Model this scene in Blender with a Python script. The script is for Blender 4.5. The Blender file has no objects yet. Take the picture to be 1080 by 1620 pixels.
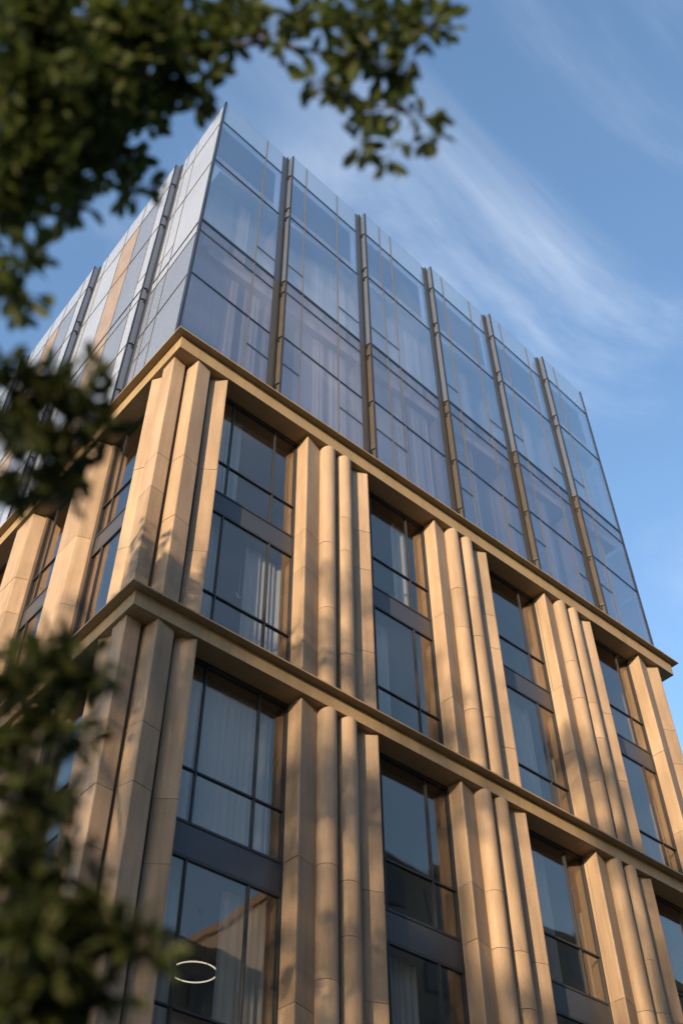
import bpy, bmesh, math, random
from mathutils import Vector, Matrix

random.seed(7)
S = bpy.context.scene
COL = S.collection

# ------------------------------------------------------------------ camera
CAM_POS = Vector((-6.184, -12.155, -20.188))
FWD = Vector((0.44385, 0.50372, 0.74112))
RGT = Vector((0.75612, -0.65438, -0.00807))
UPV = Vector((-0.48091, -0.56396, 0.67132))
cd = bpy.data.cameras.new("camera")
cam = bpy.data.objects.new("camera", cd)
COL.objects.link(cam)
cam.matrix_world = Matrix(((RGT.x, UPV.x, -FWD.x, CAM_POS.x),
                           (RGT.y, UPV.y, -FWD.y, CAM_POS.y),
                           (RGT.z, UPV.z, -FWD.z, CAM_POS.z),
                           (0, 0, 0, 1)))
cd.sensor_fit = 'VERTICAL'
cd.sensor_height = 36.0
cd.lens = 36.0 * 1727.6 / 1620.0
cd.clip_start = 0.05
cd.clip_end = 6000
cd.dof.use_dof = True
cd.dof.focus_distance = 22.0
cd.dof.aperture_fstop = 0.95
S.camera = cam

# ------------------------------------------------------------------ sky, sun, exposure
SUN_EL = math.radians(10.0)
SUN_AZ = math.radians(246.0)          # compass style: 0 = +Y, 90 = +X
sv = Vector((math.sin(SUN_AZ) * math.cos(SUN_EL), math.cos(SUN_AZ) * math.cos(SUN_EL), math.sin(SUN_EL)))
sd = bpy.data.lights.new("sun", 'SUN')
sd.energy = 3.5
sd.angle = math.radians(0.5)
sd.color = (1.0, 0.73, 0.45)
sun = bpy.data.objects.new("sun", sd)
COL.objects.link(sun)
sun.rotation_euler = sv.to_track_quat('Z', 'Y').to_euler()

W = bpy.data.worlds.new("World")
S.world = W
W.use_nodes = True
nt = W.node_tree
for n in list(nt.nodes):
    nt.nodes.remove(n)
wo = nt.nodes.new('ShaderNodeOutputWorld')
bg = nt.nodes.new('ShaderNodeBackground')
bg.inputs['Strength'].default_value = 0.15
sky = nt.nodes.new('ShaderNodeTexSky')
sky.sky_type = 'NISHITA'
sky.sun_disc = False
sky.sun_elevation = SUN_EL
sky.sun_rotation = SUN_AZ
sky.altitude = 50
sky.air_density = 1.0
sky.dust_density = 0.5
sky.ozone_density = 2.2
# thin cirrus: stretched noise over the sky directions, the same all round
tc = nt.nodes.new('ShaderNodeTexCoord')
sx = nt.nodes.new('ShaderNodeSeparateXYZ')
nt.links.new(tc.outputs['Generated'], sx.inputs[0])
zc = nt.nodes.new('ShaderNodeMath'); zc.operation = 'MAXIMUM'; zc.inputs[1].default_value = 0.0
nt.links.new(sx.outputs['Z'], zc.inputs[0])
za = nt.nodes.new('ShaderNodeMath'); za.operation = 'ADD'; za.inputs[1].default_value = 0.22
nt.links.new(zc.outputs[0], za.inputs[0])
dx = nt.nodes.new('ShaderNodeMath'); dx.operation = 'DIVIDE'
dy = nt.nodes.new('ShaderNodeMath'); dy.operation = 'DIVIDE'
nt.links.new(sx.outputs['X'], dx.inputs[0]); nt.links.new(za.outputs[0], dx.inputs[1])
nt.links.new(sx.outputs['Y'], dy.inputs[0]); nt.links.new(za.outputs[0], dy.inputs[1])
cx = nt.nodes.new('ShaderNodeCombineXYZ')
nt.links.new(dx.outputs[0], cx.inputs[0]); nt.links.new(dy.outputs[0], cx.inputs[1])


def cloud(rot, scl, loc, scale, detail, dist, lo, hi):
    mp = nt.nodes.new('ShaderNodeMapping')
    mp.inputs['Rotation'].default_value = (0, 0, rot)
    mp.inputs['Scale'].default_value = scl
    mp.inputs['Location'].default_value = loc
    nt.links.new(cx.outputs[0], mp.inputs[0])
    nz = nt.nodes.new('ShaderNodeTexNoise')
    nz.inputs['Scale'].default_value = scale
    nz.inputs['Detail'].default_value = detail
    nz.inputs['Roughness'].default_value = 0.58
    nz.inputs['Distortion'].default_value = dist
    nt.links.new(mp.outputs[0], nz.inputs['Vector'])
    mr = nt.nodes.new('ShaderNodeMapRange')
    mr.interpolation_type = 'SMOOTHERSTEP'
    mr.inputs['From Min'].default_value = lo
    mr.inputs['From Max'].default_value = hi
    nt.links.new(nz.outputs['Fac'], mr.inputs['Value'])
    return mr.outputs[0]


c1 = cloud(0.5, (1.0, 2.0, 1), (4.029, 7.936, 0), 2.2, 10, 0.8, 0.42, 0.80)
c2 = cloud(0.2, (1.0, 1.2, 1), (4.705, 0.530, 0), 0.8, 4, 0.2, 0.38, 0.68)
cm = nt.nodes.new('ShaderNodeMath'); cm.operation = 'MULTIPLY'
nt.links.new(c1, cm.inputs[0]); nt.links.new(c2, cm.inputs[1])
ck = nt.nodes.new('ShaderNodeMath'); ck.operation = 'MULTIPLY'; ck.inputs[1].default_value = 0.6
nt.links.new(cm.outputs[0], ck.inputs[0])
mixc = nt.nodes.new('ShaderNodeMixRGB')
mixc.inputs['Color2'].default_value = (3.0, 3.15, 3.4, 1)
nt.links.new(ck.outputs[0], mixc.inputs['Fac'])
nt.links.new(sky.outputs['Color'], mixc.inputs['Color1'])
nt.links.new(mixc.outputs[0], bg.inputs['Color'])
nt.links.new(bg.outputs[0], wo.inputs['Surface'])

S.render.engine = 'CYCLES'
S.view_settings.view_transform = 'Standard'
S.view_settings.look = 'None'
S.view_settings.exposure = 1.52
S.view_settings.gamma = 1.0
S.view_settings.use_curve_mapping = False
S.cycles.max_bounces = 10
S.cycles.diffuse_bounces = 4
S.cycles.glossy_bounces = 4
S.cycles.transparent_max_bounces = 24
S.cycles.sample_clamp_indirect = 6.0
S.cycles.caustics_reflective = False
try:
    S.cycles.use_denoising = True
    S.cycles.denoiser = 'OPENIMAGEDENOISE'
except Exception:
    pass

# ------------------------------------------------------------------ materials


def new_mat(name):
    m = bpy.data.materials.new(name)
    m.use_nodes = True
    t = m.node_tree
    for n in list(t.nodes):
        t.nodes.remove(n)
    out = t.nodes.new('ShaderNodeOutputMaterial')
    return m, t, out


def surface(name, col, rough=0.7, var=0.12, scale=2.0, metallic=0.0, bump=0.0, bscale=40, spec=0.4, col2=None, rand=0.0, streak=False):
    """Principled surface whose colour wanders with two noises; rand shifts the value from piece to piece."""
    m, t, out = new_mat(name)
    p = t.nodes.new('ShaderNodeBsdfPrincipled')
    p.inputs['Roughness'].default_value = rough
    p.inputs['Metallic'].default_value = metallic
    p.inputs['Specular IOR Level'].default_value = spec
    geo = t.nodes.new('ShaderNodeNewGeometry')
    n1 = t.nodes.new('ShaderNodeTexNoise')
    n1.inputs['Scale'].default_value = scale
    n1.inputs['Detail'].default_value = 8
    n1.inputs['Roughness'].default_value = 0.62
    if streak:
        mp = t.nodes.new('ShaderNodeMapping')
        mp.inputs['Scale'].default_value = (1, 1, 0.25)
        t.links.new(geo.outputs['Position'], mp.inputs[0])
        t.links.new(mp.outputs[0], n1.inputs['Vector'])
    else:
        t.links.new(geo.outputs['Position'], n1.inputs['Vector'])
    r = t.nodes.new('ShaderNodeValToRGB')
    c2 = col2 or tuple(c * (1 - 1.6 * var) for c in col)
    r.color_ramp.elements[0].position = 0.3
    r.color_ramp.elements[1].position = 0.7
    r.color_ramp.elements[0].color = (*c2, 1)
    r.color_ramp.elements[1].color = (*[min(1, c * (1 + var)) for c in col], 1)
    t.links.new(n1.outputs['Fac'], r.inputs['Fac'])
    last = r.outputs['Color']
    if streak:
        # rain streaks and fine grit of the stone itself
        mp2 = t.nodes.new('ShaderNodeMapping'); mp2.inputs['Scale'].default_value = (9, 9, 0.35)
        t.links.new(geo.outputs['Position'], mp2.inputs[0])
        ns = t.nodes.new('ShaderNodeTexNoise'); ns.inputs['Scale'].default_value = 1.0; ns.inputs['Detail'].default_value = 5
        t.links.new(mp2.outputs[0], ns.inputs['Vector'])
        ng = t.nodes.new('ShaderNodeTexNoise'); ng.inputs['Scale'].default_value = 90; ng.inputs['Detail'].default_value = 3
        t.links.new(geo.outputs['Position'], ng.inputs['Vector'])
        m1 = t.nodes.new('ShaderNodeMapRange'); m1.inputs['From Min'].default_value = 0.32; m1.inputs['From Max'].default_value = 0.52; m1.inputs['To Min'].default_value = 0.88; m1.inputs['To Max'].default_value = 1.0
        t.links.new(ns.outputs['Fac'], m1.inputs['Value'])
        m2 = t.nodes.new('ShaderNodeMapRange'); m2.inputs['From Min'].default_value = 0.3; m2.inputs['From Max'].default_value = 0.7; m2.inputs['To Min'].default_value = 0.86; m2.inputs['To Max'].default_value = 1.1
        t.links.new(ng.outputs['Fac'], m2.inputs['Value'])
        mm = t.nodes.new('ShaderNodeMath'); mm.operation = 'MULTIPLY'
        t.links.new(m1.outputs[0], mm.inputs[0]); t.links.new(m2.outputs[0], mm.inputs[1])
        h2 = t.nodes.new('ShaderNodeHueSaturation')
        t.links.new(mm.outputs[0], h2.inputs['Value']); t.links.new(last, h2.inputs['Color'])
        last = h2.outputs['Color']
    if rand:
        oi = t.nodes.new('ShaderNodeObjectInfo')
        mr = t.nodes.new('ShaderNodeMapRange')
        mr.inputs['To Min'].default_value = 1 - rand
        mr.inputs['To Max'].default_value = 1 + rand
        t.links.new(oi.outputs['Random'], mr.inputs['Value'])
        hs = t.nodes.new('ShaderNodeHueSaturation')
        t.links.new(mr.outputs[0], hs.inputs['Value'])
        t.links.new(last, hs.inputs['Color'])
        last = hs.outputs['Color']
    t.links.new(last, p.inputs['Base Color'])
    if bump:
        n2 = t.nodes.new('ShaderNodeTexNoise')
        n2.inputs['Scale'].default_value = bscale
        n2.inputs['Detail'].default_value = 6
        t.links.new(geo.outputs['Position'], n2.inputs['Vector'])
        b = t.nodes.new('ShaderNodeBump')
        b.inputs['Strength'].default_value = bump
        b.inputs['Distance'].default_value = 0.02
        t.links.new(n2.outputs['Fac'], b.inputs['Height'])
        t.links.new(b.outputs[0], p.inputs['Normal'])
    t.links.new(p.outputs[0], out.inputs['Surface'])
    return m


def glass(name, tint, r0=0.16, gcol=(0.92, 0.95, 1.0), wave=0.06, rough=0.0, frit_sky=0.0):
    """Coated glazing: mirror reflection over clear tinted transmission, more mirror at a glance; slightly wavy."""
    m, t, out = new_mat(name)
    lw = t.nodes.new('ShaderNodeLayerWeight')
    lw.inputs['Blend'].default_value = 0.5
    pw = t.nodes.new('ShaderNodeMath'); pw.operation = 'POWER'; pw.inputs[1].default_value = 3.5
    t.links.new(lw.outputs['Facing'], pw.inputs[0])
    mr = t.nodes.new('ShaderNodeMapRange')
    mr.inputs['To Min'].default_value = r0
    mr.inputs['To Max'].default_value = 1.0
    t.links.new(pw.outputs[0], mr.inputs['Value'])
    geo = t.nodes.new('ShaderNodeNewGeometry')
    nz = t.nodes.new('ShaderNodeTexNoise')
    nz.inputs['Scale'].default_value = 0.7
    nz.inputs['Detail'].default_value = 1
    t.links.new(geo.outputs['Position'], nz.inputs['Vector'])
    b = t.nodes.new('ShaderNodeBump')
    b.inputs['Strength'].default_value = wave
    b.inputs['Distance'].default_value = 0.1
    t.links.new(nz.outputs['Fac'], b.inputs['Height'])
    g = t.nodes.new('ShaderNodeBsdfGlossy')
    g.inputs['Roughness'].default_value = rough
    g.inputs['Color'].default_value = (*gcol, 1)
    t.links.new(b.outputs[0], g.inputs['Normal'])
    tr = t.nodes.new('ShaderNodeBsdfTransparent')
    tr.inputs['Color'].default_value = (*tint, 1)
    mx = t.nodes.new('ShaderNodeMixShader')
    t.links.new(mr.outputs[0], mx.inputs['Fac'])
    t.links.new(tr.outputs[0], mx.inputs[1])
    t.links.new(g.outputs[0], mx.inputs[2])
    last = mx.outputs[0]
    if frit_sky:
        df = t.nodes.new('ShaderNodeBsdfDiffuse'); df.inputs['Color'].default_value = (0.7, 0.75, 0.76, 1)
        m2 = t.nodes.new('ShaderNodeMixShader'); m2.inputs['Fac'].default_value = frit_sky
        t.links.new(last, m2.inputs[1]); t.links.new(df.outputs[0], m2.inputs[2])
        last = m2.outputs[0]
    t.links.new(last, out.inputs['Surface'])
    return m


def cloth(name, col, trans=0.45):
    m, t, out = new_mat(name)
    d = t.nodes.new('ShaderNodeBsdfDiffuse'); d.inputs['Color'].default_value = (*col, 1)
    l = t.nodes.new('ShaderNodeBsdfTranslucent'); l.inputs['Color'].default_value = (*col, 1)
    mx = t.nodes.new('ShaderNodeMixShader'); mx.inputs['Fac'].default_value = trans
    t.links.new(d.outputs[0], mx.inputs[1]); t.links.new(l.outputs[0], mx.inputs[2])
    t.links.new(mx.outputs[0], out.inputs['Surface'])
    return m


def leafmat(name, c1, c2):
    m, t, out = new_mat(name)
    geo = t.nodes.new('ShaderNodeNewGeometry')
    r = t.nodes.new('ShaderNodeValToRGB')
    r.color_ramp.elements[0].color = (*c1, 1)
    r.color_ramp.elements[1].color = (*c2, 1)
    t.links.new(geo.outputs['Random Per Island'], r.inputs['Fac'])
    oi = t.nodes.new('ShaderNodeObjectInfo')
    hs = t.nodes.new('ShaderNodeHueSaturation')
    mr = t.nodes.new('ShaderNodeMapRange')
    mr.inputs['To Min'].default_value = 0.7; mr.inputs['To Max'].default_value = 1.3
    t.links.new(oi.outputs['Random'], mr.inputs['Value'])
    t.links.new(mr.outputs[0], hs.inputs['Value'])
    t.links.new(r.outputs['Color'], hs.inputs['Color'])
    p = t.nodes.new('ShaderNodeBsdfPrincipled')
    p.inputs['Roughness'].default_value = 0.55
    p.inputs['Specular IOR Level'].default_value = 0.25
    t.links.new(hs.outputs['Color'], p.inputs['Base Color'])
    l = t.nodes.new('ShaderNodeBsdfTranslucent')
    t.links.new(hs.outputs['Color'], l.inputs['Color'])
    mx = t.nodes.new('ShaderNodeMixShader'); mx.inputs['Fac'].default_value = 0.5
    t.links.new(p.outputs[0], mx.inputs[1]); t.links.new(l.outputs[0], mx.inputs[2])
    t.links.new(mx.outputs[0], out.inputs['Surface'])
    return m


M = {}
M['stone'] = surface('sandstone', (0.285, 0.210, 0.145), 0.72, 0.15, 1.9, bump=0.4, bscale=38, spec=0.3, col2=(0.212, 0.152, 0.102), rand=0.13, streak=True)
M['joint'] = surface('joint_mortar', (0.10, 0.075, 0.055), 0.9)
M['cornice'] = surface('golden_cornice', (0.26, 0.188, 0.10), 0.48, 0.10, 2.0, spec=0.4, bump=0.06, bscale=20, streak=True)
M['backing'] = surface('stone_backing', (0.16, 0.115, 0.08), 0.85, 0.15, 1.5)
M['frame'] = surface('charcoal_frame', (0.025, 0.026, 0.03), 0.4, 0.1, 3)
M['spandrel'] = surface('slate_spandrel', (0.036, 0.039, 0.047), 0.32, 0.08, 0.8, spec=0.5)
M['mullion'] = surface('grey_mullion', (0.11, 0.115, 0.13), 0.4, 0.1, 3, metallic=0.3)
M['profile'] = surface('dark_edge_profile', (0.03, 0.034, 0.042), 0.35, 0.1, 3, metallic=0.4)
M['glass'] = glass('window_glass', (0.86, 0.88, 0.89), 0.085, (0.90, 0.79, 0.70))
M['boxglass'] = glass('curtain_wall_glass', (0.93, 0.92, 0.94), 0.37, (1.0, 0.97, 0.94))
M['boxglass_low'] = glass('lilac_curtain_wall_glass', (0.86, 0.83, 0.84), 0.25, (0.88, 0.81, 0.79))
M['topglass'] = glass('parapet_glass', (0.86, 0.92, 0.95), 0.14, (0.95, 0.98, 1.0), 0.03, frit_sky=0.06)  # slight diffuse paleness stands for cloud reflected in the parapet
M['frit'] = surface('white_fritted_panel', (0.31, 0.35, 0.42), 0.10, 0.05, 0.5, spec=1.0)  # pale tone also stands for bright sky reflected in the side parapet
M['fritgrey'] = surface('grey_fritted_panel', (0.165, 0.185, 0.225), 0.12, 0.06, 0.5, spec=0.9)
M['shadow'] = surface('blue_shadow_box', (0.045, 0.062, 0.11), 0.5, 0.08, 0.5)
M['returnup'] = surface('blue_grey_return', (0.12, 0.15, 0.21), 0.3, 0.06, 1.2, metallic=0.5)  # blue-grey is the reflected sky put into the colour
M['returnlow'] = surface('bronze_return', (0.085, 0.074, 0.062), 0.35, 0.1, 1.2, metallic=0.4)  # brown is the reflection of the stone below, painted in
M['returnup_dark'] = surface('slate_edge_panel', (0.055, 0.068, 0.095), 0.3, 0.06, 1.2, metallic=0.3)  # darker blue-grey, reflected sky painted into the edge strip
M['returnlow_dark'] = surface('dark_bronze_edge_panel', (0.058, 0.050, 0.040), 0.4, 0.1, 1.2, metallic=0.2)  # darker brown, reflected stone painted into the edge strip
M['copper'] = surface('copper_panel', (0.25, 0.20, 0.16), 0.45, 0.12, 1.5, metallic=0.2)
M['slab'] = surface('pale_slab', (0.55, 0.56, 0.58), 0.7, 0.05, 1)
M['inner'] = surface('interior_paint', (0.20, 0.19, 0.18), 0.8, 0.05, 1)
M['ceil'] = surface('ceiling_paint', (0.34, 0.33, 0.32), 0.8, 0.04, 1)
M['curtain'] = cloth('sheer_curtain', (0.70, 0.74, 0.82), 0.45)
M['curtain_dim'] = cloth('grey_sheer_curtain', (0.62, 0.59, 0.56), 0.4)
M['lamp'] = new_mat('lit_ring')[0]
_t = M['lamp'].node_tree
_e = _t.nodes.new('ShaderNodeEmission'); _e.inputs['Color'].default_value = (1, 0.86, 0.62, 1); _e.inputs['Strength'].default_value = 0.38
_t.links.new(_e.outputs[0], _t.nodes['Material Output'].inputs['Surface'])
M['cable'] = surface('dark_cable', (0.05, 0.05, 0.05), 0.5)
M['white'] = surface('white_enamel', (0.8, 0.8, 0.78), 0.35, 0.02)
M['bark'] = surface('brown_bark', (0.07, 0.05, 0.035), 0.9, 0.3, 9, bump=0.6, bscale=25)
M['leaf'] = leafmat('green_leaf', (0.018, 0.034, 0.009), (0.062, 0.080, 0.018))
M['leaf2'] = leafmat('dull_green_leaf', (0.018, 0.032, 0.009), (0.055, 0.066, 0.016))
M['asphalt'] = surface('asphalt', (0.05, 0.05, 0.052), 0.9, 0.15, 3, bump=0.3, bscale=80)
M['paving'] = surface('paving_stone', (0.28, 0.265, 0.245), 0.85, 0.12, 2)
M['ground'] = surface('dusty_ground', (0.12, 0.115, 0.10), 0.95, 0.15, 0.3)
M['brick'] = surface('far_render', (0.17, 0.155, 0.145), 0.85, 0.12, 0.5)
M['paint'] = surface('white_road_paint', (0.7, 0.7, 0.68), 0.7, 0.08, 5)

# ------------------------------------------------------------------ mesh helpers


def link(name, me, mat, parent=None, smooth=None):
    o = bpy.data.objects.new(name, me)
    COL.objects.link(o)
    if mat and not me.materials:
        me.materials.append(mat)
    if parent:
        o.parent = parent
    return o


def finish(name, bm, mat, parent=None, smooth=None):
    bmesh.ops.recalc_face_normals(bm, faces=bm.faces)
    me = bpy.data.meshes.new(name)
    if smooth:
        for f in bm.faces:
            f.smooth = True
    bm.to_mesh(me)
    bm.free()
    if smooth:
        me.set_sharp_from_angle(angle=math.radians(smooth))
    return link(name, me, mat, parent)


def poly(bm, pts, z0, z1):
    a = [bm.verts.new((x, y, z0)) for x, y in pts]
    b = [bm.verts.new((x, y, z1)) for x, y in pts]
    n = len(pts)
    for i in range(n):
        bm.faces.new((a[i], a[(i + 1) % n], b[(i + 1) % n], b[i]))
    bm.faces.new(a[::-1])
    bm.faces.new(b)


def box(bm, x0, x1, y0, y1, z0, z1):
    poly(bm, [(x0, y0), (x1, y0), (x1, y1), (x0, y1)], z0, z1)


def hexa(bm, P, Q):
    """a slab between two quads P and Q (four points each)"""
    a = [bm.verts.new(p) for p in P]
    b = [bm.verts.new(p) for p in Q]
    for i in range(4):
        bm.faces.new((a[i], a[(i + 1) % 4], b[(i + 1) % 4], b[i]))
    bm.faces.new(a[::-1])
    bm.faces.new(b)


def tube(bm, pts, rads, seg=8):
    rings = []
    for i, p in enumerate(pts):
        p = Vector(p)
        d = (Vector(pts[min(i + 1, len(pts) - 1)]) - Vector(pts[max(i - 1, 0)])).normalized()
        s = d.cross(Vector((0.31, 0.17, 0.93)))
        if s.length < 1e-3:
            s = d.cross(Vector((1, 0, 0)))
        s.normalize()
        u = d.cross(s)
        rings.append([bm.verts.new(p + (s * math.cos(k * 2 * math.pi / seg) + u * math.sin(k * 2 * math.pi / seg)) * rads[i]) for k in range(seg)])
    for a, b in zip(rings, rings[1:]):
        for k in range(seg):
            bm.faces.new((a[k], a[(k + 1) % seg], b[(k + 1) % seg], b[k]))
    bm.faces.new(rings[0][::-1])
    bm.faces.new(rings[-1])


def tag(o, label=None, cat=None, group=None, kind=None):
    if label: o['label'] = label
    if cat: o['category'] = cat
    if group: o['group'] = group
    if kind: o['kind'] = kind
    return o


def empty(name, loc, label, cat, group=None):
    o = bpy.data.objects.new(name, None)
    o.location = loc
    COL.objects.link(o)
    o.empty_display_size = 0.2
    tag(o, label, cat, group)
    return o


# ------------------------------------------------------------------ ground and street
GZ = -21.9
bm = bmesh.new(); v = [bm.verts.new((x, y, GZ - 0.02)) for x, y in ((-3000, -3000), (3000, -3000), (3000, 3000), (-3000, 3000))]; bm.faces.new(v)
tag(finish('ground', bm, M['ground']), kind='structure')
bm = bmesh.new(); box(bm, -200, 200, -19.0, -8.0, GZ - 0.3, GZ - 0.014)
tag(finish('road', bm, M['asphalt']), kind='structure')
bm = bmesh.new(); box(bm, -11.9, 60, -7.85, 20, GZ - 0.3, GZ + 0.12); box(bm, -200, -12.1, -7.85, 20, GZ - 0.3, GZ + 0.12)
tag(finish('pavement', bm, M['paving']), kind='structure')
bm = bmesh.new(); box(bm, -200, 200, -23.5, -19.15, GZ - 0.3, GZ + 0.12)
tag(finish('pavement', bm, M['paving']), kind='structure')
bm = bmesh.new(); box(bm, -200, 200, -8.0, -7.85, GZ - 0.3, GZ + 0.125); box(bm, -200, 200, -19.15, -19.0, GZ - 0.3, GZ + 0.125)
tag(finish('kerb', bm, M['paving']), kind='structure')
bm = bmesh.new()
for i in range(-40, 40):
    box(bm, i * 4.5, i * 4.5 + 2, -13.56, -13.44, GZ - 0.02, GZ - 0.008)
tag(finish('road_marking', bm, M['paint']), kind='structure')

# ------------------------------------------------------------------ the building
B = empty('office_building', (0, 0, GZ), 'tan stone building with fluted piers, golden cornices and a blue glass box on top', 'building')
B_INV = Vector((0, 0, -GZ))


def part(name, bm, mat, parent=None, smooth=None):
    """a part in world coordinates parented to the building (or to one of its parts)"""
    o = finish(name, bm, mat, None, smooth)
    o.parent = parent or B
    if parent is None:
        o.matrix_parent_inverse = Matrix.Translation((0, 0, -GZ))
    return o


Wd, LEN, DEP = 16.75, 17.0, 17.0
ZT, ZP, ZB, ZK, ZS, ZM = 13.284, 11.9, 9.2, 5.56, 5.01, 2.876
TAP = 0.20
GLN = 0.345                                         # depth of the stone storeys' glass line


def right(a, n):
    return (a, n)


def left(a, n):
    return (n, a)


def column(name, pts, z0, z1, joints, smooth=None, detailed=True):
    """a pier: recessed core with the stones standing proud of it, one over another"""
    cxm = sum(p[0] for p in pts) / len(pts); cym = sum(p[1] for p in pts) / len(pts)
    if not detailed:
        bm = bmesh.new(); poly(bm, pts, z0, z1)
        return part(name, bm, M['stone'], None, smooth)
    bm = bmesh.new()
    sh = [(cxm + (x - cxm) * 0.93, cym + (y - cym) * 0.93) for x, y in pts]
    poly(bm, sh, z0, z1)
    core = part(name, bm, M['joint'], None, smooth)
    zs = [z0] + sorted(joints) + [z1]
    for i in range(len(zs) - 1):
        bm = bmesh.new()
        j = random.uniform(-0.004, 0.004)
        pp = [(x + j, y + random.uniform(-0.002, 0.002) * 0) for x, y in pts]
        a = zs[i] + (0.005 if i else 0.0)
        b = zs[i + 1] - (0.005 if i < len(zs) - 2 else 0.0)
        poly(bm, pp, a, b)
        part('stone', bm, M['stone'], core, smooth)
    return core


def soften(pts, idx, r=0.03):
    """round the outer corners listed in idx with two short cuts"""
    out = []
    n = len(pts)
    for i, p in enumerate(pts):
        if i in idx:
            p = Vector(p); a = Vector(pts[i - 1]); b = Vector(pts[(i + 1) % n])
            da = (a - p).normalized(); db = (b - p).normalized()
            p1 = p + da * r; p2 = p + db * r
            mid = (p1 + p2) / 2 * 0.45 + p * 0.55
            out += [tuple(p1), tuple(mid), tuple(p2)]
        else:
            out.append(tuple(p))
    return out


def jts(z0, z1, bases, jig=0.08):
    return [z1 - b + random.uniform(-jig, jig) for b in bases if z0 + 0.3 < z1 - b < z1 - 0.3]


def round_pts(c, r=0.2, n=28):
    return [(c[0] + r * math.cos(i * 2 * math.pi / n), c[1] + r * math.sin(i * 2 * math.pi / n)) for i in range(n)]


G0 = [3.5, 7.51, 11.51]                              # left edges of the pier groups on the street front
WIN_R = [(1.25, 3.48, (1.70, 2.86)), (5.36, 7.49, (5.72, 6.90)), (9.37, 11.49, (9.73, 10.90)), (13.37, 15.36, (13.73, 14.84))]
WIN_L = [(1.06, 3.04, (1.5, 2.6)), (4.14, 5.99, (4.5, 5.6)), (7.09, 8.94, (7.5, 8.5)), (10.04, 11.89, (10.4, 11.5)), (12.99, 14.84, (13.4, 14.5))]
TIERS = [(-0.446, -7.60), (-7.95, -15.10), (-15.45, GZ + 0.12)]


def tier(T, Bt, detail):
    hgt = T - Bt
    sets = [[3.15, 5.4], [2.1, 3.2, 5.5], [3.2, 4.2], [3.15, 5.0], [2.15, 3.2, 6.0]]
    J = lambda: jts(Bt, T, random.choice(sets))
    for x in G0 + [15.38]:
        column('pier', soften([(x - 0.02, 0.42), (x, -0.035), (x + 0.5, 0.10), (x + 0.5, 0.42)], [1]), Bt, T, J(), detailed=detail)
        if x < 15:
            for c, rr in ((x + 0.655, 0.19), (x + 1.12, 0.20)):
                column('round_column', round_pts((c, 0.05), rr), Bt, T, J(), 40, detail)
            column('pier', soften([(x + 1.35, 0.42), (x + 1.35, 0.12), (x + 1.815, -0.075), (x + 1.86, 0.42)], [2], 0.04), Bt, T, J(), detailed=detail)
            bm = bmesh.new(); box(bm, x - 0.01, x + 1.85, 0.24, 0.60, Bt, T); part('wall', bm, M['backing'])
        else:
            column('pier', soften([(x + 0.52, 0.42), (x + 0.52, 0.12), (x + 0.86, -0.06), (x + 0.90, 0.42)], [2], 0.04), Bt, T, J(), detailed=detail)
            bm = bmesh.new(); box(bm, x, x + 0.88, 0.26, 0.6, Bt, T); box(bm, x + 0.5, x + 0.88, 0.6, DEP, Bt, T); part('wall', bm, M['stone'])
    # corner cluster
    column('pier', soften([(-0.05, 0.60), (-0.055, 0.17), (0.255, 0.19), (0.32, 0.60)], [1, 2], 0.02), Bt, T, J(), detailed=detail)
    column('pier', soften([(0.33, 0.42), (0.33, 0.16), (0.39, -0.09), (0.77, -0.02), (0.80, 0.42)], [2, 3], 0.025), Bt, T, J(), detailed=detail)
    column('pier', soften([(0.88, 0.42), (0.88, 0.14), (1.19, -0.095), (1.25, 0.42)], [2], 0.04), Bt, T, J(), detailed=detail)
    column('pier', soften([(0.42, 0.68), (0.10, 0.68), (-0.085, 1.01), (0.42, 1.06)], [2], 0.04), Bt, T, J(), detailed=detail)
    bm = bmesh.new(); poly(bm, [(0.2, 0.36), (0.36, 0.28), (1.2, 0.28), (1.2, 0.6), (0.6, 0.6), (0.6, 1.0), (0.2, 1.0)], Bt, T); part('wall', bm, M['backing'])
    # side street front: broad splayed piers
    for k in range(5):
        y = 3.04 + 2.95 * k
        if y + 1.1 > LEN: break
        column('pier', soften([(0.42, y - 0.02), (-0.03, y + 0.16), (-0.03, y + 0.95), (0.42, y + 1.12)], [1, 2], 0.03), Bt, T, J(), detailed=detail)
        bm = bmesh.new(); box(bm, 0.26, 0.60, y, y + 1.1, Bt, T); part('wall', bm, M['backing'])


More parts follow.
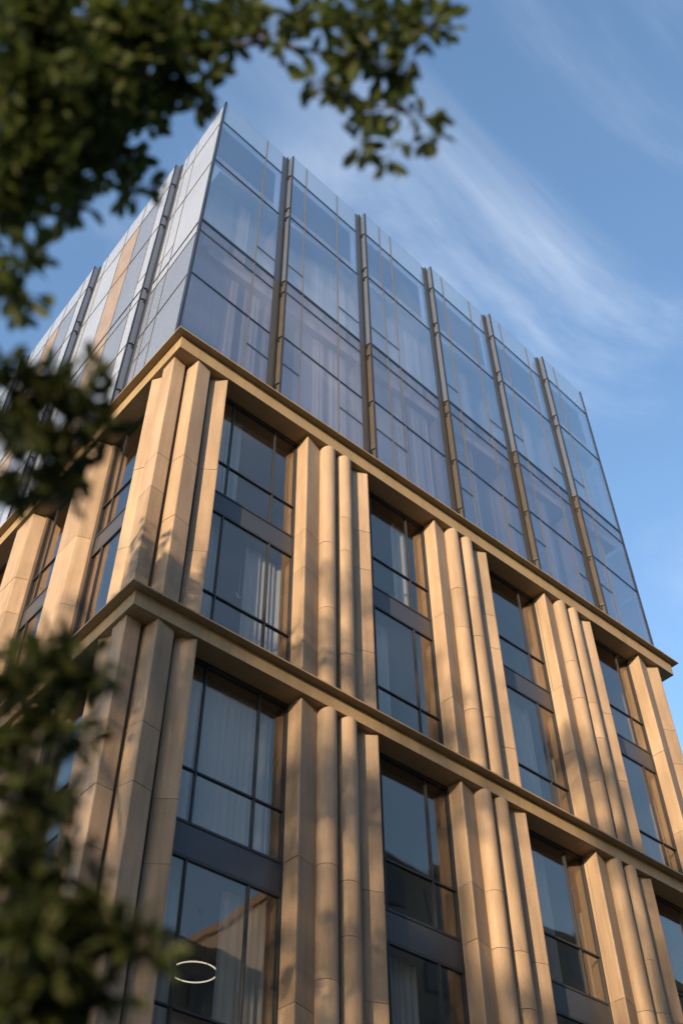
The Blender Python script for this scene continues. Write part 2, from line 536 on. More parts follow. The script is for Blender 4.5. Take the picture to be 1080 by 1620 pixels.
def window(face, a0, a1, mulls, T, Bt, detail=True):
    """two storeys of framed glazing with a dark spandrel between"""
    g = GLN
    zs = [T, T - 2.20, T - 3.13, T - 3.70, T - 5.88, Bt]
    f = 0.032

    def bar(bm, u0, u1, n0, n1, z0, z1):
        poly(bm, [face(u0, n0), face(u1, n0), face(u1, n1), face(u0, n1)], z0, z1)
    bm = bmesh.new()
    bar(bm, a0 - 0.02, a1 + 0.02, g - 0.03, g + 0.06, T - 0.07, T)
    bar(bm, a0 - 0.02, a0 + f, g - 0.03, g + 0.06, Bt, T - 0.07)
    bar(bm, a1 - f, a1 + 0.02, g - 0.03, g + 0.06, Bt, T - 0.07)
    win = part('window', bm, M['frame'])
    us = [a0 + f] + list(mulls) + [a1 - f]
    if not detail:
        bm = bmesh.new(); bar(bm, a0 + f, a1 - f, g, g + 0.012, Bt, T - 0.07); part('pane', bm, M['glass'], win)
        return win
    for m in mulls:
        for za, zb in ((zs[2], T - 0.07), (zs[5], zs[3])):
            bm = bmesh.new(); bar(bm, m - 0.015, m + 0.015, g - 0.02, g + 0.055, za + 0.002, zb - 0.002); part('mullion', bm, M['frame'], win)
    for z, hh in ((zs[1], 0.015), (zs[2], 0.022), (zs[3], 0.026), (zs[4], 0.015)):
        bm = bmesh.new(); bar(bm, a0 + f, a1 - f, g - 0.02, g + 0.05, z - hh, z + hh); part('transom', bm, M['frame'], win)
    bm = bmesh.new(); bar(bm, a0 + f, a1 - f, g - 0.005, g + 0.04, zs[3] + 0.027, zs[2] - 0.023); part('spandrel', bm, M['spandrel'], win)
    for i in range(len(us) - 1):
        for zt, zb in ((T - 0.07, zs[1] + .015), (zs[1] - .015, zs[2] + .022), (zs[3] - .026, zs[4] + .015), (zs[4] - .015, zs[5])):
            t1 = random.uniform(-0.004, 0.004)
            bm = bmesh.new()
            e = 0.02
            u0, u1 = us[i] + (e if i else 0), us[i + 1] - (e if i < len(us) - 2 else 0)
            n0 = g + 0.008
            hexa(bm, [(*face(u0, n0 - t1), zb), (*face(u1, n0 + t1), zb), (*face(u1, n0 + t1 * .5), zt), (*face(u0, n0 - t1 * .5), zt)],
                 [(*face(u0, n0 - t1 + .016), zb), (*face(u1, n0 + t1 + .016), zb), (*face(u1, n0 + t1 * .5 + .016), zt), (*face(u0, n0 - t1 * .5 + .016), zt)])
            part('pane', bm, M['glass'], win)
    return win


for i, (T, Bt) in enumerate(TIERS):
    tier(T, Bt, i < 2)
    for a0, a1, ms in WIN_R:
        window(right, a0, a1, ms, T, Bt, i < 2)
    for k, (a0, a1, ms) in enumerate(WIN_L):
        window(left, a0, a1, ms, T, Bt, i < 2 and k < 3)


def ring(d, inner, z0, z1, bm):
    R = Wd + d
    poly(bm, [(-d, LEN), (-d, -d), (R, -d), (R, DEP), (Wd - inner, DEP), (Wd - inner, inner), (inner, inner), (inner, LEN)], z0, z1)


for zt, zb in ((0.0, -0.446), (-7.60, -7.95), (-15.10, -15.45)):
    bm = bmesh.new(); ring(0.12, 0.7, zb, zt - 0.036, bm)
    c = part('cornice', bm, M['cornice'])
    bm = bmesh.new(); ring(0.285, 0.7, zt - 0.034, zt, bm)
    part('cornice_cap', bm, M['cornice'], c)

# interiors of the stone storeys: floors, ceilings, back walls and cross walls
for T, Bt in TIERS:
    for z1, z0 in ((T + 0.30, T + 0.002), (T - 3.15, T - 3.68)):
        bm = bmesh.new()
        poly(bm, [(0.42, LEN - 0.1), (0.42, 0.62), (0.62, 0.42), (Wd - 1.2, 0.42), (Wd - 1.2, 6), (6, 6), (6, LEN - 0.1)], z0, z1)
        part('floor_slab', bm, M['ceil'])
    bm = bmesh.new(); box(bm, 5.0, Wd - 1.2, 5.0, 5.2, Bt, T); box(bm, 5.0, 5.2, 5.2, LEN - 0.1, Bt, T); part('interior_wall', bm, M['inner'])
    for x in (4.42, 8.43, 12.43):
        bm = bmesh.new(); box(bm, x - 0.06, x + 0.06, 0.62, 5.0, Bt, T); part('interior_wall', bm, M['inner'])
    for y in (3.6, 6.55, 9.5):
        bm = bmesh.new(); box(bm, 0.62, 4.36 if y < 5 else 5.0, y - 0.06, y + 0.06, Bt, T); part('interior_wall', bm, M['inner'])
bm = bmesh.new(); box(bm, 0.6, Wd - 0.5, DEP - 0.2, DEP, GZ, -0.45); part('wall', bm, M['stone'])

# ------------------------------------------------------------------ the glass box
ROWS = [(0.005, ZM), (ZM, ZS), (ZS, ZK), (ZK, ZB), (ZB, ZP), (ZP, ZT)]
JOINT = [0.0, 2.652, 5.69, 8.72, 11.62, 14.40, Wd + 0.03]
MUL_R = [[1.73], [3.26, 4.59], [6.37, 6.89], [9.27, 10.68], [12.16, 13.62], [15.05]]
STEP = 0.15


def bay(face, a0, a1, mulls, mats, leftface, last=False, first=False, ret_mats=('returnup', 'returnlow')):
    """one storey-high shingled bay of the curtain wall: near edge proud, far edge set back"""
    a1e = a1 - 0.075

    def P(u, n, z):
        t = (u - a0) / (a1e - a0)
        nn = n + STEP * t
        if leftface:
            x, y = nn - TAP * (1 - z / ZT), u
        else:
            x, y = u, nn
            if first:
                x -= TAP * (1 - z / ZT) * (1 - t)
        return (x, y, z)

    def bar(bm, u0, u1, n0, n1, z0, z1):
        hexa(bm, [P(u0, n0, z0), P(u1, n0, z0), P(u1, n1, z0), P(u0, n1, z0)], [P(u0, n0, z1), P(u1, n0, z1), P(u1, n1, z1), P(u0, n1, z1)])
    bm = bmesh.new()
    bar(bm, a0, a0 + 0.042, -0.012, 0.05, 0.0, ZT)
    bar(bm, a1e - 0.036, a1e, -0.012, 0.05, 0.0, ZT)
    root = part('glazing_bay', bm, M['profile'])
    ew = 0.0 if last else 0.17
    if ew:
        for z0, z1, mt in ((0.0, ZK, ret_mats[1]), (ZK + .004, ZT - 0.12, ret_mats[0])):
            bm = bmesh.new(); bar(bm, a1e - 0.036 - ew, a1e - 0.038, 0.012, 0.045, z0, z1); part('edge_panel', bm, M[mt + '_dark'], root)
    us = [a0 + 0.042] + mulls + [a1e - 0.036 - ew]
    for m in mulls:
        for z0, z1 in ROWS:
            bm = bmesh.new(); bar(bm, m - 0.012, m + 0.012, -0.002, 0.045, z0 + 0.01, z1 - 0.03); part('mullion', bm, M['mullion'], root)
    for z, hh, mt in ((ZM, 0.013, 'profile'), (ZS, 0.013, 'mullion'), (ZK, 0.042, 'profile'), (ZB, 0.011, 'profile'), (ZP, 0.010, 'mullion')):
        bm = bmesh.new(); bar(bm, us[0], us[-1], -0.004, 0.045, z - hh, z + hh); part('transom', bm, M[mt], root)
    for i in range(len(us) - 1):
        narrow = us[i + 1] - us[i] < 0.95
        for r, (z0, z1) in enumerate(ROWS):
            cuts = [z0, z1]
            if narrow and r == 3: cuts = [z0, 6.46, z1]
            if narrow and r == 0: cuts = [z0, 1.75, z1]
            for q in range(len(cuts) - 1):
                bm = bmesh.new()
                tl = random.uniform(-0.006, 0.006)
                h0 = cuts[q] + 0.006; h1 = cuts[q + 1] - 0.006
                u0, u1 = us[i] + 0.004, us[i + 1] - 0.004
                hexa(bm, [P(u0, 0.01 - tl, h0), P(u1, 0.01 + tl, h0), P(u1, 0.01 + tl * .4, h1), P(u0, 0.01 - tl * .4, h1)],
                     [P(u0, 0.03 - tl, h0), P(u1, 0.03 + tl, h0), P(u1, 0.03 + tl * .4, h1), P(u0, 0.03 - tl * .4, h1)])
                mt = mats(i, r) if callable(mats) else mats
                part('pane', bm, M[mt], root)
            if len(cuts) == 3:
                bm = bmesh.new(); bar(bm, us[i] + 0.002, us[i + 1] - 0.002, -0.001, 0.042, cuts[1] - 0.01, cuts[1] + 0.01); part('transom', bm, M['mullion'], root)
    bm = bmesh.new(); bar(bm, a0 + 0.06, a1e - 0.32, 0.10, 0.13, ZB + 0.03, 9.75); part('slab_edge', bm, M['white'], root)
    # the blind panel behind the spandrel row, lit from above its parapet
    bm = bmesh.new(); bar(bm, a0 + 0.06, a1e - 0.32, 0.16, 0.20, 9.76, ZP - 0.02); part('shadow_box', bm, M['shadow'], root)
    if not first:
        # the return that closes the joint, running in from this bay's proud edge
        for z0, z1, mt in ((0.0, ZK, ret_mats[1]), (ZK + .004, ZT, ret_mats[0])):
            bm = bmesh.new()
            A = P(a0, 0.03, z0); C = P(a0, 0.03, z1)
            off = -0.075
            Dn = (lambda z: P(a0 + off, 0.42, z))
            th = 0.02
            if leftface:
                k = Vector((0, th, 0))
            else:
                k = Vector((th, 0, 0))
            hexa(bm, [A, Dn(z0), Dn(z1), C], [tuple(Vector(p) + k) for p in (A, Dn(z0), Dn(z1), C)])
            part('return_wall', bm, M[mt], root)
        for z in (ZP, 9.75, ZB, ZK, ZS, ZM, 0.9):
            bm = bmesh.new()
            e1 = Vector(P(a0 - 0.05, 0.12, z)); e2 = Vector(P(a0 - 0.008, 0.02, z)); e3 = Vector(P(a0 - 0.085, 0.40, z)); e4 = Vector(P(a0 - 0.02, 0.10, z))
            tube(bm, [e1, e2], [0.019, 0.019], 6)
            tube(bm, [e4, e3], [0.017, 0.017], 6)
            tube(bm, [e1 + Vector((0, 0, -0.16)), e4], [0.017, 0.017], 6)
            part('bracket', bm, M['profile'], root)
    return root


for i in range(6):
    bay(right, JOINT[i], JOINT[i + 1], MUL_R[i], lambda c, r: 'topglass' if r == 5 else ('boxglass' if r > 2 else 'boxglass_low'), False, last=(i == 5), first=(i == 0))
LJ = [0.06, 2.66, 7.46, 12.26, 17.06]
LM = [[1.55, 2.1], [3.2, 4.4, 5.5, 6.8], [8.1, 9.3, 10.3, 11.7], [13.0, 14.3, 15.1, 16.5]]


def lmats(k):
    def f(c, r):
        if r == 5: return 'frit'  # parapet glass given the pale tone of the sky it reflects
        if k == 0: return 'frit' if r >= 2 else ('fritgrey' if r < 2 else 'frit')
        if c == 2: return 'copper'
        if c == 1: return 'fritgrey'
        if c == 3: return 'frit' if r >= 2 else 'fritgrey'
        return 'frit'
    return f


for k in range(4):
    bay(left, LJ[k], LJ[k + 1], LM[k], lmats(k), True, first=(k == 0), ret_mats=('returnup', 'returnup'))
# corner post
bm = bmesh.new()
hexa(bm, [(-TAP - 0.02, -0.02, 0), (-TAP + 0.03, -0.02, 0), (-TAP + 0.03, 0.05, 0), (-TAP - 0.02, 0.05, 0)],
     [(-0.02, -0.02, ZT + 0.01), (0.03, -0.02, ZT + 0.01), (0.03, 0.05, ZT + 0.01), (-0.02, 0.05, ZT + 0.01)])
part('corner_post', bm, M['profile'])
# far end wall of the box: plain glazing
bm = bmesh.new(); box(bm, Wd - 0.02, Wd + 0.02, 0.16, 0.22, 0, ZT); part('corner_post', bm, M['profile'])
for z0, z1 in ROWS:
    for y in range(0, 6):
        bm = bmesh.new(); box(bm, Wd - 0.01, Wd + 0.01, 0.23 + y * 2.7, 0.23 + (y + 1) * 2.7 - 0.03, z0 + 0.02, z1 - 0.02)
        part('pane', bm, M['topglass'] if z0 == ZP else M['boxglass'])
# slabs, roof and inner walls
for z0, z1, mt in ((-0.40, -0.005, 'slab'), (ZS + 0.02, ZK - 0.02, 'slab')):
    bm = bmesh.new(); box(bm, 0.45, Wd - 0.1, 0.44, DEP - 0.1, z0, z1); part('floor_slab', bm, M[mt])
bm = bmesh.new(); box(bm, 0.42, Wd - 0.1, 0.42, DEP - 0.1, ZB + 0.03, 9.74); part('roof', bm, M['slab'])
for z0, z1 in ((0.0, ZS), (ZK, ZB)):
    bm = bmesh.new(); box(bm, 4.0, Wd - 0.3, 4.5, 4.7, z0, z1); part('interior_wall', bm, M['inner'])
    bm = bmesh.new(); box(bm, 4.0, 4.2, 4.7, DEP - 0.3, z0, z1); part('interior_wall', bm, M['inner'])
    for j in JOINT[1:-1]:
        bm = bmesh.new(); box(bm, j - 0.12, j + 0.02, 0.46, 4.5, z0 + .003, z1 - .003); part('interior_wall', bm, M['inner'])

# ------------------------------------------------------------------ curtains


def curtain(face, a0, a1, n, z0, z1, label, seed, mat='curtain_dim', amp=1.0):
    rd = random.Random(seed)
    bm = bmesh.new()
    L = a1 - a0
    steps = max(12, int(L / 0.028))
    ph = rd.uniform(0, 6)
    lo, hi = [], []
    u = 0
    for i in range(steps + 1):
        a = a0 + L * i / steps
        w = 0.017 * math.sin(a * 44 + ph + 1.1 * math.sin(a * 7 + ph)) + 0.014 * math.sin(a * 19 + ph * 2)
        w *= amp
        lo.append(bm.verts.new((*face(a + 0.012 * math.sin(a * 23 + ph), n + w * 1.25), z0)))
        hi.append(bm.verts.new((*face(a, n + w), z1)))
    for i in range(steps):
        bm.faces.new((lo[i], lo[i + 1], hi[i + 1], hi[i]))
    me = bpy.data.meshes.new('curtain')
    for f in bm.faces: f.smooth = True
    bm.to_mesh(me); bm.free()
    o = link('curtain', me, M[mat])
    tag(o, label, 'curtain', 'sheer curtains behind the glass')
    return o


ORD = ['first', 'second', 'third', 'fourth', 'fifth', 'sixth']
ROWN = ['upper tier', 'lower tier']
# (window, tier, storey from the top, start, end) as fractions of the window
CUR_W = [(0, 0, 0, 0.0, 0.24), (0, 0, 0, 0.24, 0.42), (0, 0, 1, 0.0, 0.27), (0, 0, 1, 0.58, 1.0),
         (1, 0, 0, 0.12, 0.34), (1, 0, 0, 0.64, 0.86), (1, 0, 1, 0.10, 0.50),
         (2, 0, 1, 0.34, 0.74), (3, 0, 1, 0.15, 0.55), (2, 0, 0, 0.10, 0.26), (3, 0, 0, 0.1, 0.3),
         (0, 1, 0, 0.0, 0.26), (0, 1, 0, 0.28, 0.96), (0, 1, 1, 0.0, 0.30), (0, 1, 1, 0.60, 1.0),
         (1, 1, 0, 0.12, 0.3), (1, 1, 1, 0.1, 0.62), (2, 1, 0, 0.2, 0.6)]
for q, (w, t, s, f0, f1) in enumerate(CUR_W):
    a0, a1, ms = WIN_R[w]
    T, Bt = TIERS[t]
    z1, z0 = (T - 0.05, T - 3.13) if s == 0 else (T - 3.72, Bt)
    side = 'at its left edge' if f1 < 0.35 else ('at its right side' if f0 > 0.5 else ('near its left edge' if f1 - f0 < 0.25 else 'across its middle'))
    curtain(right, a0 + f0 * (a1 - a0), a0 + f1 * (a1 - a0), GLN + 0.34, z0, z1,
            'pale sheer curtain %s, %s window from corner, %s storey, %s' % (side, ORD[w], 'upper' if s == 0 else 'lower', ROWN[t]), 50 + q)
CUR_G = [(0, 1, 0.35, 1.15), (0, 1, 1.3, 1.7), (1, 1, 4.0, 5.3), (2, 1, 6.95, 8.35), (3, 1, 9.35, 10.6), (4, 1, 11.9, 13.5), (5, 1, 15.1, 16.6),
         (0, 0, 0.2, 1.6), (0, 0, 1.8, 2.3), (1, 0, 3.5, 4.5), (1, 0, 4.65, 5.3), (2, 0, 6.0, 7.4), (2, 0, 7.6, 8.4), (3, 0, 9.0, 10.2), (4, 0, 12.2, 13.5), (5, 0, 15.0, 16.2)]
for q, (b, lv, a0, a1) in enumerate(CUR_G):
    z0, z1 = (ZK + 0.05, ZB + 0.02) if lv else (0.02, ZS)
    pos = 'near its left edge' if a0 - JOINT[b] < 0.5 else ('in its middle' if a0 - JOINT[b] < 1.5 else 'towards its right edge')
    curtain(right, a0, a1, 0.62, z0, z1, 'pale sheer curtain %s, %s glass bay from corner, %s glass floor' % (pos, ORD[b], 'upper' if lv else 'lower'), 150 + q, 'curtain', 0.55)
curtain(left, 1.3, 1.9, GLN + .3, -3.6, -0.5, 'pale curtain in the side street window nearest the corner, upper storey, upper tier', 301)
curtain(left, 1.2, 2.3, GLN + .3, -7.6, -4.2, 'pale curtain in the side street window nearest the corner, lower storey, upper tier', 302)

# ------------------------------------------------------------------ lamp and ornament behind the glass
rl = empty('ring_lamp', (2.78, 1.5, -11.65), 'lit white ring lamp hanging behind the lower left window', 'lamp')
bm = bmesh.new()
R0, N = 0.345, 40
for seg in range(4):
    pts = []
    for i in range(N // 4 + 1):
        a = 2 * math.pi * (seg * (N // 4) + i) / N
        if i in (0,): a += 0.03
        if i == N // 4: a -= 0.03
        pts.append((R0 * math.cos(a), R0 * math.sin(a), -0.977))
    tube(bm, pts, [0.010] * len(pts), 8)
o = finish('lamp_ring', bm, M['lamp'], rl)
for k in range(3):
    a = 0.5 + k * 2 * math.pi / 3
    bm = bmesh.new(); tube(bm, [(R0 * math.cos(a), R0 * math.sin(a), -0.965), (0.03 * math.cos(a), 0.03 * math.sin(a), -0.03)], [0.003, 0.003], 5)
    finish('cable', bm, M['cable'], rl)
bm = bmesh.new(); tube(bm, [(0, 0, -0.04), (0, 0, 0.0)], [0.06, 0.06], 14); finish('ceiling_rose', bm, M['cable'], rl)
bm = bmesh.new()
tube(bm, [(2.74, 1.2, -4.98), (2.77, 1.2, -5.05), (2.81, 1.2, -5.09), (2.85, 1.2, -5.07), (2.88, 1.2, -5.02)], [0.008, 0.014, 0.018, 0.014, 0.008], 8)
tube(bm, [(2.81, 1.2, -5.09), (2.812, 1.2, -4.145)], [0.003, 0.003], 5)
tag(finish('hanging_ornament', bm, M['white'], None, 60), 'small white curved ornament hanging behind first window of upper stone tier', 'ornament')

# ------------------------------------------------------------------ trees


def leaf_mesh(name, wid, mat, bend=0.12):
    pr = [(0.0, 0.03), (0.12, 0.10), (0.35, 0.34), (0.58, 0.46), (0.78, 0.40), (0.92, 0.20), (1.0, 0.0)]
    v, f = [], []
    for x, y in pr:
        z = -bend * x * x
        v += [(x, -y * wid, z + y * wid * 0.35), (x, 0, z), (x, y * wid, z + y * wid * 0.35)]
    v += [(-0.25, 0.012, 0.0), (-0.25, -0.012, 0.0)]
    for i in range(len(pr) - 1):
        a = i * 3
        f += [(a, a + 3, a + 4, a + 1), (a + 1, a + 4, a + 5, a + 2)]
    f.append((len(v) - 1, 0, 2, len(v) - 2))
    me = bpy.data.meshes.new(name)
    me.from_pydata(v, [], f)
    me.materials.append(mat)
    return me, v, f


def leaf_mats(clusters, size, rd, droop=0.35):
    L = []
    for (x, y, z, r, n) in clusters:
        c = Vector((x, y, z))
        # short twigs inside the cluster, each with a spray of leaves at its tip
        nt_ = max(2, n // 7)
        tips = []
        for k in range(nt_):
            d = Vector((rd.gauss(0, 1), rd.gauss(0, 1), rd.gauss(0, 0.9))).normalized() * r * rd.uniform(0.15, 1.0)
            tips.append(c + d)
        for k in range(n):
            tip = tips[k % nt_]
            d = Vector((rd.gauss(0, 1), rd.gauss(0, 1), rd.gauss(-droop, 0.8))).normalized()
            s = size * rd.uniform(0.65, 1.25)
            up = Vector((rd.gauss(0, 0.5), rd.gauss(0, 0.5), 1)).normalized()
            yv = up.cross(d)
            if yv.length < 1e-3: continue
            yv.normalize()
            zv = d.cross(yv)
            p = tip + d * s * 0.28
            mt = Matrix(((d.x * s, yv.x * s, zv.x * s, p.x), (d.y * s, yv.y * s, zv.y * s, p.y), (d.z * s, yv.z * s, zv.z * s, p.z), (0, 0, 0, 1)))
            L.append((s / (p - CAM_POS).length, mt, c))
    return L


def build_tree(name, base, label, group, trunk, masses, clusters, size, wid, mat, rd, n_leaf=300, extra=None):
    root = empty(name, base, label, 'tree', group)
    off = -Vector(base)
    bm = bmesh.new()
    tube(bm, [Vector(p) + off for p, r in trunk], [r for p, r in trunk], 12)
    finish('trunk', bm, M['bark'], root, 60)
    nodes = []
    for pts in masses:
        bm = bmesh.new()
        tube(bm, [Vector(p) + off for p, r in pts], [r for p, r in pts], 8)
        finish('branch', bm, M['bark'], root, 60)
        nodes += [Vector(p) for p, r in pts[1:]]
    bm = bmesh.new()
    done = []
    for (x, y, z, r, n) in clusters:
        c = Vector((x, y, z))
        near = min(nodes + done, key=lambda q: (q - c).length)
        mid = (near + c) / 2 + Vector((0, 0, 0.05 * (near - c).length))
        tube(bm, [near + off, mid + off, c + off], [0.006, 0.005, 0.003], 5)
        done.append(c)
    tag(finish('twigs', bm, M['bark'], root), kind='stuff')
    me, lv, lf = leaf_mesh(name + '_leaf', wid, mat)
    L = leaf_mats(clusters, size, rd)
    L.sort(key=lambda q: -q[0])
    for s, mt, c in L[:n_leaf]:
        o = bpy.data.objects.new('leaf', me)
        COL.objects.link(o)
        o.parent = root
        o.matrix_local = Matrix.Translation(off) @ mt
    rest = L[n_leaf:]
    if extra:
        rest = rest + leaf_mats(extra, size * 1.15, rd)
    if rest:
        vs, fs = [], []
        for s, mt, c in rest:
            b = len(vs)
            vs += [tuple((mt @ Vector(p)) + off) for p in lv]
            fs += [tuple(b + i for i in f) for f in lf]
        m2 = bpy.data.meshes.new('crown'); m2.from_pydata(vs, [], fs); m2.materials.append(mat)
        o = link('crown', m2, mat, root)
        o['kind'] = 'stuff'
    return root


TOP = [
(-6.14,-10.52,-16.32,0.18,200),(-5.97,-10.46,-15.92,0.20,200),(-5.84,-10.69,-16.16,0.16,170),(-5.66,-10.65,-15.66,0.14,90),(-6.02,-10.44,-16.58,0.16,190),(-5.84,-10.39,-16.17,0.17,190),(-5.69,-10.39,-15.86,0.13,110),(-5.59,-10.60,-16.11,0.09,45),(-5.49,-10.61,-16.02,0.07,22),(-5.93,-10.34,-16.74,0.14,130),(-5.78,-10.26,-16.35,0.14,110),(-5.64,-10.26,-16.14,0.10,60),(-5.52,-10.24,-16.28,0.07,22),(-5.74,-10.15,-16.53,0.09,45),(-5.88,-10.20,-16.83,0.09,60),(-5.82,-10.14,-16.98,0.06,30),(-5.76,-10.04,-17.06,0.05,16),(-5.71,-10.08,-17.04,0.03,6),(-5.70,-9.93,-17.02,0.05,9),(-5.59,-10.83,-15.93,0.11,46),(-5.49,-10.88,-15.72,0.10,34),(-5.38,-10.96,-15.82,0.08,22),(-5.35,-10.89,-15.84,0.04,7),(-5.27,-11.00,-15.62,0.09,26),(-5.20,-11.14,-15.81,0.10,32),(-5.06,-11.22,-15.72,0.11,40),(-4.98,-11.30,-15.83,0.10,32),(-4.92,-11.34,-15.84,0.05,8),(-5.11,-11.05,-15.85,0.10,30),(-5.01,-11.11,-15.87,0.08,22),(-4.93,-11.15,-15.88,0.08,20),(-5.17,-10.89,-15.99,0.06,13),(-5.07,-10.92,-15.90,0.07,17),(-4.97,-10.99,-16.01,0.08,20),(-4.88,-11.06,-16.02,0.07,14),(-4.78,-11.06,-16.05,0.06,13),(-4.96,-10.90,-16.15,0.06,12),(-4.88,-10.94,-16.17,0.06,11),(-5.18,-11.01,-15.74,0.07,14),(-5.54,-10.68,-15.88,0.08,18)]
LOW = [
(-5.61,-10.18,-17.60,0.11,80),(-5.51,-10.20,-17.49,0.09,50),(-5.50,-10.13,-17.67,0.11,75),(-5.62,-10.15,-17.76,0.08,45),(-5.41,-10.15,-17.55,0.06,36),(-5.51,-10.07,-17.85,0.09,55),(-5.41,-10.03,-17.65,0.07,42),(-5.70,-10.17,-17.60,0.06,40),(-5.34,-9.94,-18.34,0.10,85),(-5.22,-9.93,-18.25,0.09,64),(-5.15,-9.96,-18.25,0.05,22),(-5.25,-9.89,-18.45,0.09,60),(-5.11,-9.85,-18.42,0.05,16),(-5.24,-9.89,-18.65,0.09,60),(-5.10,-9.86,-18.60,0.06,20),(-5.16,-9.83,-18.79,0.11,125),(-5.03,-9.82,-18.70,0.05,12),(-5.12,-9.87,-18.97,0.11,140),(-4.98,-9.86,-18.89,0.09,70),(-4.90,-9.90,-18.89,0.06,34),(-4.84,-9.92,-18.93,0.04,16),(-5.07,-9.83,-19.10,0.11,140),(-4.94,-9.81,-19.03,0.08,70),(-5.33,-9.91,-18.56,0.07,50)]

rdA = random.Random(11)
PAV = GZ + 0.12
build_tree('street_tree', (-8.6, -9.6, GZ - 0.02), 'dark green leafy tree overhanging the top left corner of the view', None,
           [((-8.6, -9.6, GZ - .02), 0.17), ((-8.55, -9.65, -19), 0.14), ((-8.4, -9.75, -16.8), 0.115), ((-8.3, -9.8, -14.5), 0.08), ((-8.2, -9.9, -12.2), 0.03)],
           [[((-8.42, -9.75, -17.0), 0.06), ((-7.4, -10.1, -16.5), 0.045), ((-6.3, -10.45, -16.1), 0.03), ((-5.8, -10.5, -16.0), 0.018), ((-5.4, -10.85, -15.8), 0.010), ((-5.05, -11.05, -15.8), 0.006)],
            [((-7.4, -10.1, -16.5), 0.03), ((-6.5, -10.3, -16.6), 0.02), ((-5.95, -10.25, -16.75), 0.012), ((-5.75, -10.05, -17.0), 0.005)],
            [((-8.3, -9.8, -14.6), 0.04), ((-7.6, -10.6, -13.6), 0.02)]],
           [(a, b, c, d, int(n * (1.7 if n > 40 else 1.25))) for a, b, c, d, n in TOP], 0.082, 0.5, M['leaf'], rdA,
           extra=[(-8.2, -9.9, -12.6, 0.9, 450), (-8.9, -9.3, -13.6, 0.9, 450), (-8.2, -9.9, -13.8, 0.8, 350)])
rdB = random.Random(23)
build_tree('young_tree', (-6.6, -9.0, GZ - 0.02), 'small leafy tree with blurred branches along the lower left edge', None,
           [((-6.6, -9.0, GZ - .02), 0.08), ((-6.5, -9.1, -20), 0.065), ((-6.3, -9.3, -18.6), 0.05), ((-6.1, -9.6, -17.6), 0.02)],
           [[((-6.45, -9.15, -19.6), 0.03), ((-5.8, -9.5, -19.2), 0.02), ((-5.2, -9.8, -19.0), 0.010), ((-4.95, -9.86, -18.95), 0.005)],
            [((-6.35, -9.25, -18.9), 0.03), ((-5.8, -9.6, -18.7), 0.018), ((-5.25, -9.88, -18.5), 0.008)],
            [((-6.2, -9.45, -18.1), 0.025), ((-5.85, -9.8, -17.8), 0.015), ((-5.55, -10.1, -17.65), 0.007)]],
           [(a, b, c, d, int(n * 1.45)) for a, b, c, d, n in LOW], 0.068, 0.5, M['leaf2'], rdB)


def street_tree(base, H, R, label, seed, n=1500):
    rd = random.Random(seed)
    root = empty('street_tree', base, label, 'tree', 'street trees along the pavement')
    bm = bmesh.new(); tube(bm, [(0, 0, 0), (0.05, 0.05, H * 0.35), (0.1, -0.05, H * 0.65), (0, 0, H * 0.92)], [0.22, 0.17, 0.11, 0.03], 10); finish('trunk', bm, M['bark'], root, 60)
    cl = []
    for k in range(16):
        a = rd.uniform(0, 6.28); rr = R * rd.uniform(0.25, 0.85); zz = H * rd.uniform(0.45, 0.95)
        rr *= math.sin(math.pi * min(1, max(0.15, (zz / H - 0.35) / 0.62)) ** 0.8 * 0.92 + 0.1)
        p = (rr * math.cos(a), rr * math.sin(a), zz)
        cl.append((*p, R * 0.30, n // 16))
        bm = bmesh.new(); tube(bm, [(0.05, 0, zz * 0.72), (p[0] * .5, p[1] * .5, zz * 0.88), p], [0.06, 0.04, 0.012], 6); finish('branch', bm, M['bark'], root)
    me, lv, lf = leaf_mesh('tree_leaf', 0.8, M['leaf2'])
    vs, fs = [], []
    for s, mt, c in leaf_mats(cl, 0.20, rd):
        b = len(vs)
        vs += [tuple(mt @ Vector(p)) for p in lv]
        fs += [tuple(b + i for i in f) for f in lf]
    m2 = bpy.data.meshes.new('crown'); m2.from_pydata(vs, [], fs); m2.materials.append(M['leaf2'])
    o = link('crown', m2, M['leaf2'], root); o['kind'] = 'stuff'
    return root


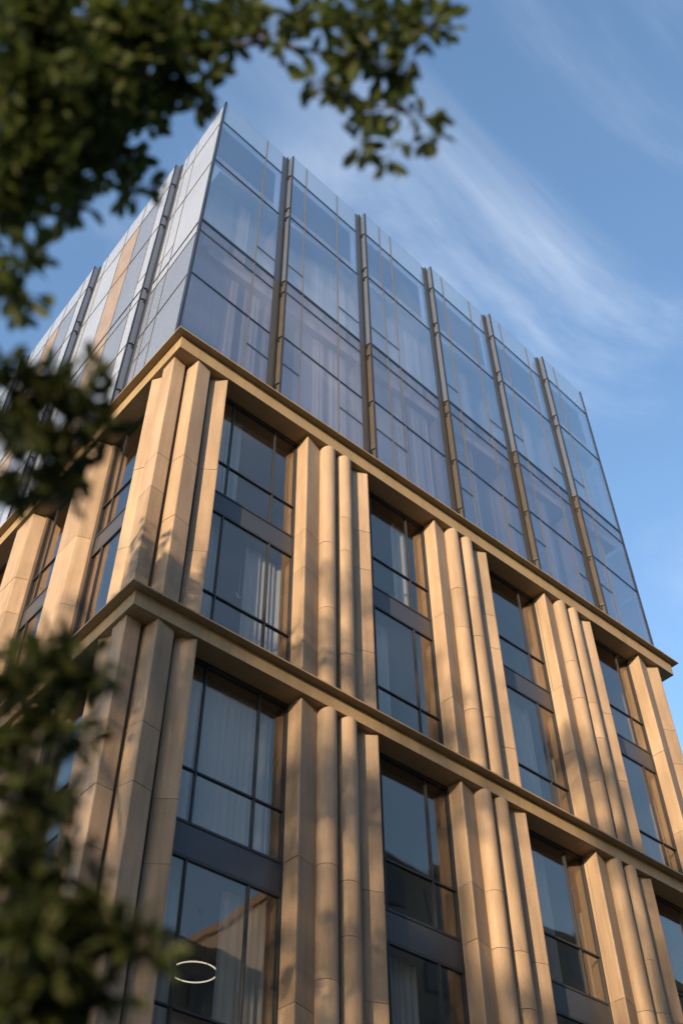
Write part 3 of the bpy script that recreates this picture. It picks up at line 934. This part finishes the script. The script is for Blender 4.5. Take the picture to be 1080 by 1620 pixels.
street_tree((-12.9, -6.3, PAV - .1), 20.2, 3.0, 'tall broad street tree on the near kerb beside the side street', 3)
street_tree((-15.6, -2.2, PAV - .1), 19.0, 3.0, 'tall street tree set back beside the side street', 5, 1700)  # added out of view to shade the side street front
STREET = ['first', 'second', 'third', 'fourth', 'fifth', 'sixth', 'seventh']
for k in range(7):
    street_tree((-33.5 - 5.8 * k, -20.6, PAV - .1), (26.6, 27.8, 26.2, 27.6, 26.8, 28.0, 26.8)[k], 3.6, '%s tall tree along the pavement across the street' % STREET[k], 30 + k, 3000)  # row added behind the camera, heights set to shade the lower tier
for k in range(6):
    street_tree((-47.5 - 5.6 * k, -26.2, PAV - .1), (27.0, 28.4, 27.6, 27.2, 28.4, 27.0)[k], 3.6, '%s tree of the back row on the open lot across the street' % STREET[k], 60 + k, 3200)  # second unseen row, added to thicken the shade on the stone front

# ------------------------------------------------------------------ buildings across the street


def neighbour(name, x0, x1, y0, y1, h, label, floors, cols):
    root = empty(name, (x0, y1, PAV), label, 'building', 'buildings across the street')
    w, d = x1 - x0, y1 - y0
    bm = bmesh.new(); box(bm, 0, w, -d, 0, 0, h); finish('wall', bm, M['brick'], root)
    bm = bmesh.new(); box(bm, -0.2, w + 0.2, -d - 0.2, 0.2, h + 0.003, h + 0.5); finish('roof', bm, M['backing'], root)
    fh = h / floors; cw = w / cols
    for i in range(floors):
        for j in range(cols):
            bm = bmesh.new(); box(bm, j * cw + cw * .25, j * cw + cw * .75, 0.003, 0.06, i * fh + fh * .25, i * fh + fh * .8)
            f = finish('window', bm, M['frame'], root)
            bm = bmesh.new(); box(bm, j * cw + cw * .28, j * cw + cw * .72, 0.061, 0.07, i * fh + fh * .28, i * fh + fh * .77)
            finish('pane', bm, M['spandrel'], f)
    return root


neighbour('brick_building', 27, 62, -38, -23.6, 31.0, 'dull brown block across the street, the taller of the two', 9, 10)
neighbour('brick_building', -14, 26.5, -38, -23.6, 22.5, 'dull brown block across the street beside the taller one', 7, 13)
